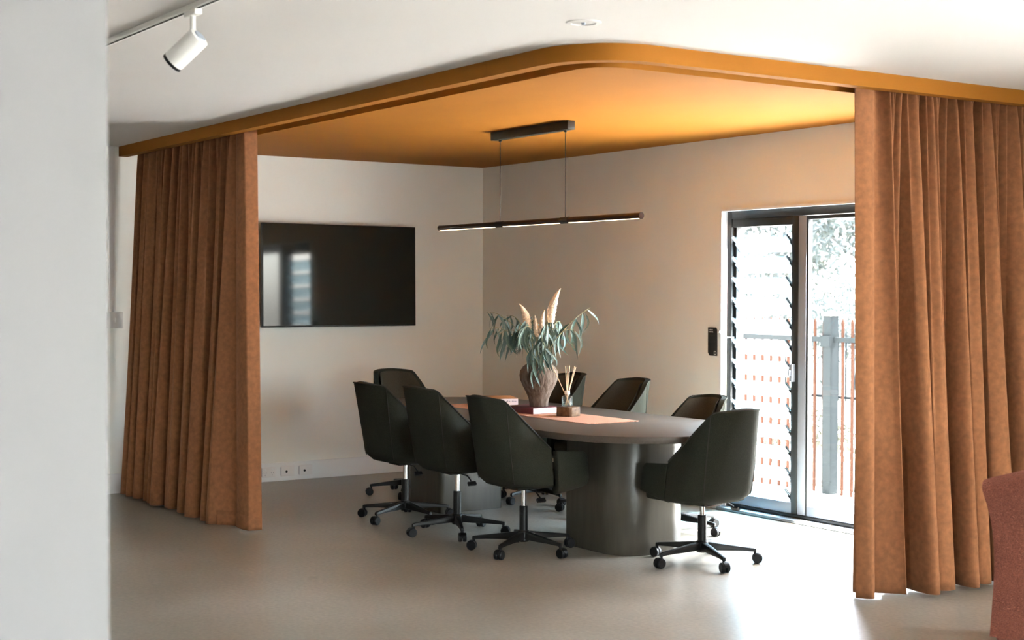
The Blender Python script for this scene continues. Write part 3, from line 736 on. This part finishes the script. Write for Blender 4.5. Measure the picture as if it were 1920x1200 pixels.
# diffuser
bl = empty('wooden_block', (3.281, -1.445, RZ), math.radians(16)); tag(bl, 'dark rough wooden block under the reed diffuser', 'block')
G().prism([(-.062, -.050), (.050, -.055), (.062, -.040), (.062, .045), (.050, .055), (-.055, .055), (-.062, .045)], 0, .062).obj('block_body', 'block_wood', bl, bev=.003)
df = empty('reed_diffuser', (3.265, -1.445, RZ+.062)); tag(df, 'small clear glass reed diffuser bottle with pale reeds', 'diffuser')
G().lathe([(0, .0), (.032, .0), (.036, .003), (.036, .062), (.030, .068), (.016, .071), (.016, .082)], 32, cap1=False).obj('bottle', 'bottle_glass', df)
G().lathe([(.0, .004), (.031, .004), (.031, .024), (0, .024)], 28, cap0=False, cap1=False).obj('oil', 'bottle_glass', df)
G().lathe([(.007, .082), (.0185, .080), (.0185, .100), (.015, .103), (.007, .103)], 28, cap0=False, cap1=False).obj('cap', 'cap_white', df)
rnd = random.Random(3)
for sx, sd in ((-.095, .02), (-.012, -.03), (.004, .02), (.018, .05), (.048, -.02), (.058, .03)):
    e = R0*sx + Vector((Fw.x, Fw.y, 0))*sd + Vector((0, 0, .268+rnd.uniform(-.012, .004)))
    s = -R0*sx*.22 + Vector((0, 0, .008)); G().tube([s, e], .0026, 6).obj('reed', 'reed', df)
# ------------------------------------------------------------------ eucalyptus and plumes
FW2 = Vector((Fw.x, Fw.y, 0)).normalized()
MOUTH = Vector((VX, VY, VZ+.30))
def leaf_mesh(seed, L, w, bend, mt):
    rnd = random.Random(seed); n = 9; vs = []
    for i in range(n):
        t = i/(n-1); ww = w*(math.sin(PI*min(1, t**.75))**.9)*.5 + .0006
        x = bend*L*math.sin(PI*t*.9)*.5 + .08*L*math.sin(5*t+seed)*t; z = -L*t; y = .12*L*math.sin(PI*t)*(.5+.3*math.sin(seed))
        vs += [(x-ww, y, z), (x, y+ww*.35, z), (x+ww, y, z)]
    fs = []
    for i in range(n-1):
        for k in range(2): fs.append((3*i+k, 3*i+k+1, 3*i+4+k, 3*i+3+k))
    return G().add(vs, fs).mesh('leaf', mt, ang=180)
LEAVES = [leaf_mesh(k, (.19, .15, .215, .17, .13, .20)[k % 6], (.019, .016, .021, .017, .015, .023)[k % 6], (.35, -.3, .15, -.12, .45, -.45)[k % 6], 'leaf_green' if k % 2 else 'leaf_blue') for k in range(12)]
def bez(a, b, c, t): return a*(1-t)**2 + b*2*t*(1-t) + c*t*t
def branch(r1, h1, d1, r2, h2, d2, nl, seed, start=.35, lscale=1.0, down=1.0):
    """control point (r1,h1,d1) and tip (r2,h2,d2): right, up and away offsets from the vase mouth"""
    rnd = random.Random(seed)
    root = empty('eucalyptus_branch', MOUTH); tag(root, {1: 'longest eucalyptus branch, arching out of the vase towards the television wall', 19: 'eucalyptus branch below the longest one, drooping towards the television wall',
               4: 'eucalyptus branch reaching out towards the glass door with hanging leaves', 12: 'eucalyptus branch hanging low over the rim of the clay vase', 13: 'eucalyptus branch hanging low over the rim of the clay vase',
               16: 'eucalyptus branch hanging low over the rim of the clay vase', 17: 'eucalyptus branch hanging low over the rim of the clay vase'}.get(seed, 'upright blue green eucalyptus branch with drooping leaves in the middle of the bunch'),
        'branch', 'eucalyptus branches in the clay vase')
    a = Vector((rnd.uniform(-.02, .02), rnd.uniform(-.02, .02), -.06)); b = R0*r1 + FW2*d1 + Vector((0, 0, h1)); c = R0*r2 + FW2*d2 + Vector((0, 0, h2))
    pts = [bez(a, b, c, i/12) for i in range(13)]
    # the neck of the vase keeps the stem together
    G().tube(pts, [.0035-.0022*i/12 for i in range(13)], 6).obj('stem', 'stem_green', root)
    for k in range(nl):
        t = start + (1-start)*(k+rnd.uniform(.1, .9))/nl; q = bez(a, b, c, min(1, t))
        tan = (bez(a, b, c, min(1, t+.03)) - bez(a, b, c, t-.03)).normalized()
        o = obj_of('leaf', LEAVES[rnd.randrange(12)], root, q)
        hang = (Vector((0, 0, -1))*down + tan*rnd.uniform(.0, .45) + Vector((rnd.uniform(-.4, .4), rnd.uniform(-.4, .4), 0))).normalized()
        zq = -hang; side = (Vector((FW2.x, FW2.y, 0)) + Vector((rnd.uniform(-.9, .9), rnd.uniform(-.9, .9), 0))).normalized()
        xq = side.cross(zq).normalized(); yq = zq.cross(xq)
        mm = Matrix((xq, yq, zq)).transposed(); o.rotation_euler = mm.to_euler(); s = lscale*rnd.uniform(.75, 1.12); o.scale = (s*1.05, s, s)
for a in [(-.16, .34, .02, -.355, .335, .02, 7, 1, .62), (-.13, .30, -.03, -.26, .19, -.05, 8, 2, .5), (-.10, .34, .06, -.22, .31, .10, 7, 3, .5),
          (.16, .26, .03, .345, .365, .03, 7, 4, .55), (.14, .30, -.04, .25, .20, -.06, 8, 5, .45), (.10, .33, .08, .15, .26, .16, 8, 6, .4),
          (-.05, .33, -.05, -.10, .22, -.15, 10, 7, .4), (.03, .35, -.05, .06, .24, -.15, 10, 8, .4), (.0, .32, .06, -.03, .30, .14, 9, 9, .4),
          (-.08, .30, .0, -.15, .20, -.02, 10, 10, .4), (.08, .31, .0, .13, .21, .0, 10, 11, .4), (.02, .26, -.10, .04, .06, -.17, 9, 12, .5),
          (-.04, .24, -.10, -.05, .06, -.16, 9, 13, .5), (.05, .36, .02, .07, .30, .0, 9, 14, .4), (-.03, .34, .0, -.06, .30, -.03, 9, 15, .4),
          (.06, .22, -.08, .08, .02, -.13, 7, 16, .55), (-.02, .20, -.10, -.02, -.02, -.15, 7, 17, .55), (.0, .30, -.08, .02, .14, -.17, 9, 18, .45), (-.20, .28, .0, -.33, .22, -.02, 6, 19, .6)]:
    branch(*a)
def plume(r, h, bend, L, rad, d, label):
    root = empty('dried_plume', MOUTH); tag(root, label, 'dried plume', 'dried plumes in the clay vase')
    base = Vector((0, 0, -.05)); p0 = R0*r*.55 + FW2*d*.5 + Vector((0, 0, h-L*.85)); p2 = R0*r + FW2*d + Vector((0, 0, h)); p1 = (p0+p2)/2 - R0*bend + Vector((0, 0, .02))
    n = 22; pts = [bez(p0, p1, p2, i/n) for i in range(n+1)]
    rr = [rad*(.35+.65*math.sin(PI*min(1, (i/n)*.72+.22)))*(1-(i/n)**3.5*.86)*(1+.10*((i*7) % 5-2)/2) for i in range(n+1)]
    G().tube(pts, rr, 14).obj('plume_head', 'plume', root)
    G().tube([base, (base+p0)/2+R0*.004, p0], .003, 6).obj('plume_stem', 'stem_green', root)
plume(.145, .495, .035, .27, .030, .0, 'tallest cream plume curving up above the eucalyptus')
plume(-.135, .390, -.03, .21, .028, -.03, 'short cream plume leaning towards the television')
plume(-.03, .315, .0, .17, .018, -.05, 'small cream plume upright among the leaves')
plume(.035, .35, .015, .20, .018, -.06, 'slim cream plume beside the tallest one')

# ------------------------------------------------------------------ rust boucle chair in the open room
def tub_chair():
    pos = CAM + Fw*6.30 + Rr*(6.30*(1874-960)/FPX + .405); rz = math.atan2(R0.y, R0.x) + PI + math.radians(-42)
    root = empty('tub_chair', (pos.x, pos.y, 0), rz); tag(root, 'rust boucle upholstered tub chair standing in the open room', 'chair')
    # local +x is the front
    def U(a, out):
        w = .27+out; L = .30; r = w
        tot = 2*L + PI*r; q = a*tot
        if q < L: return (L-q, -w)
        if q < L+PI*r: t = (q-L)/r; return (-r*math.sin(t)*.95, -r*math.cos(t))
        return (q-L-PI*r, w)
    N, K = 48, 22
    prof = []          # (outward offset, z fraction) round the padded wall section, outer side up then inner side down
    for i in range(12): t = i/11; prof.append((.045+.030*max(0, (t-.55)/.45)**2.0 - .012*math.sin(PI*t), t*.93))
    for i in range(1, 8): a = PI*i/8; prof.append((.015+.060*math.cos(a), .93+.07*math.sin(a)))
    for i in range(6): t = 1-i/5; prof.append((-.045, .45+t*.48))
    g = G(); vs = []; fs = []; n = len(prof)
    for i in range(N+1):
        u = i/N; k = math.sin(PI*u); zt = .765 + .17*max(0, k)**.9
        for off, z in prof:
            x, y = U(u, off); fw_ = abs(1-2*u)**6; x += fw_*(.050*max(0, (z-.5)/.5)**2.2 + .012*max(0, (.4-z)/.4)); vs.append((x, y, .10 + (zt-.10)*z))
    for i in range(N):
        for j in range(n): jj = (j+1) % n; fs.append((i*n+j, i*n+jj, (i+1)*n+jj, (i+1)*n+j))
    fs += [tuple(range(n)), tuple(N*n+j for j in range(n))]
    g.add(vs, fs).obj('tub_shell', 'boucle', root, ang=55, bev=0)
    G().prism(rrect(-.20, .32, -.225, .225, (.15, .04, .04, .15), 8), .30, .46).obj('seat_cushion', 'boucle', root, bev=.03, seg=3, ang=60)
    G().prism(rrect(-.24, .30, -.30, .30, (.2, .03, .03, .2), 8), .08, .31).obj('seat_base', 'boucle', root, bev=.01, ang=60)
    for x in (-.2, .24):
        for y in (-.2, .2): G().tube([(x, y, .085), (x, y, 0)], [.02, .014], 12).obj('leg', 'leg_wood', root)
tub_chair()
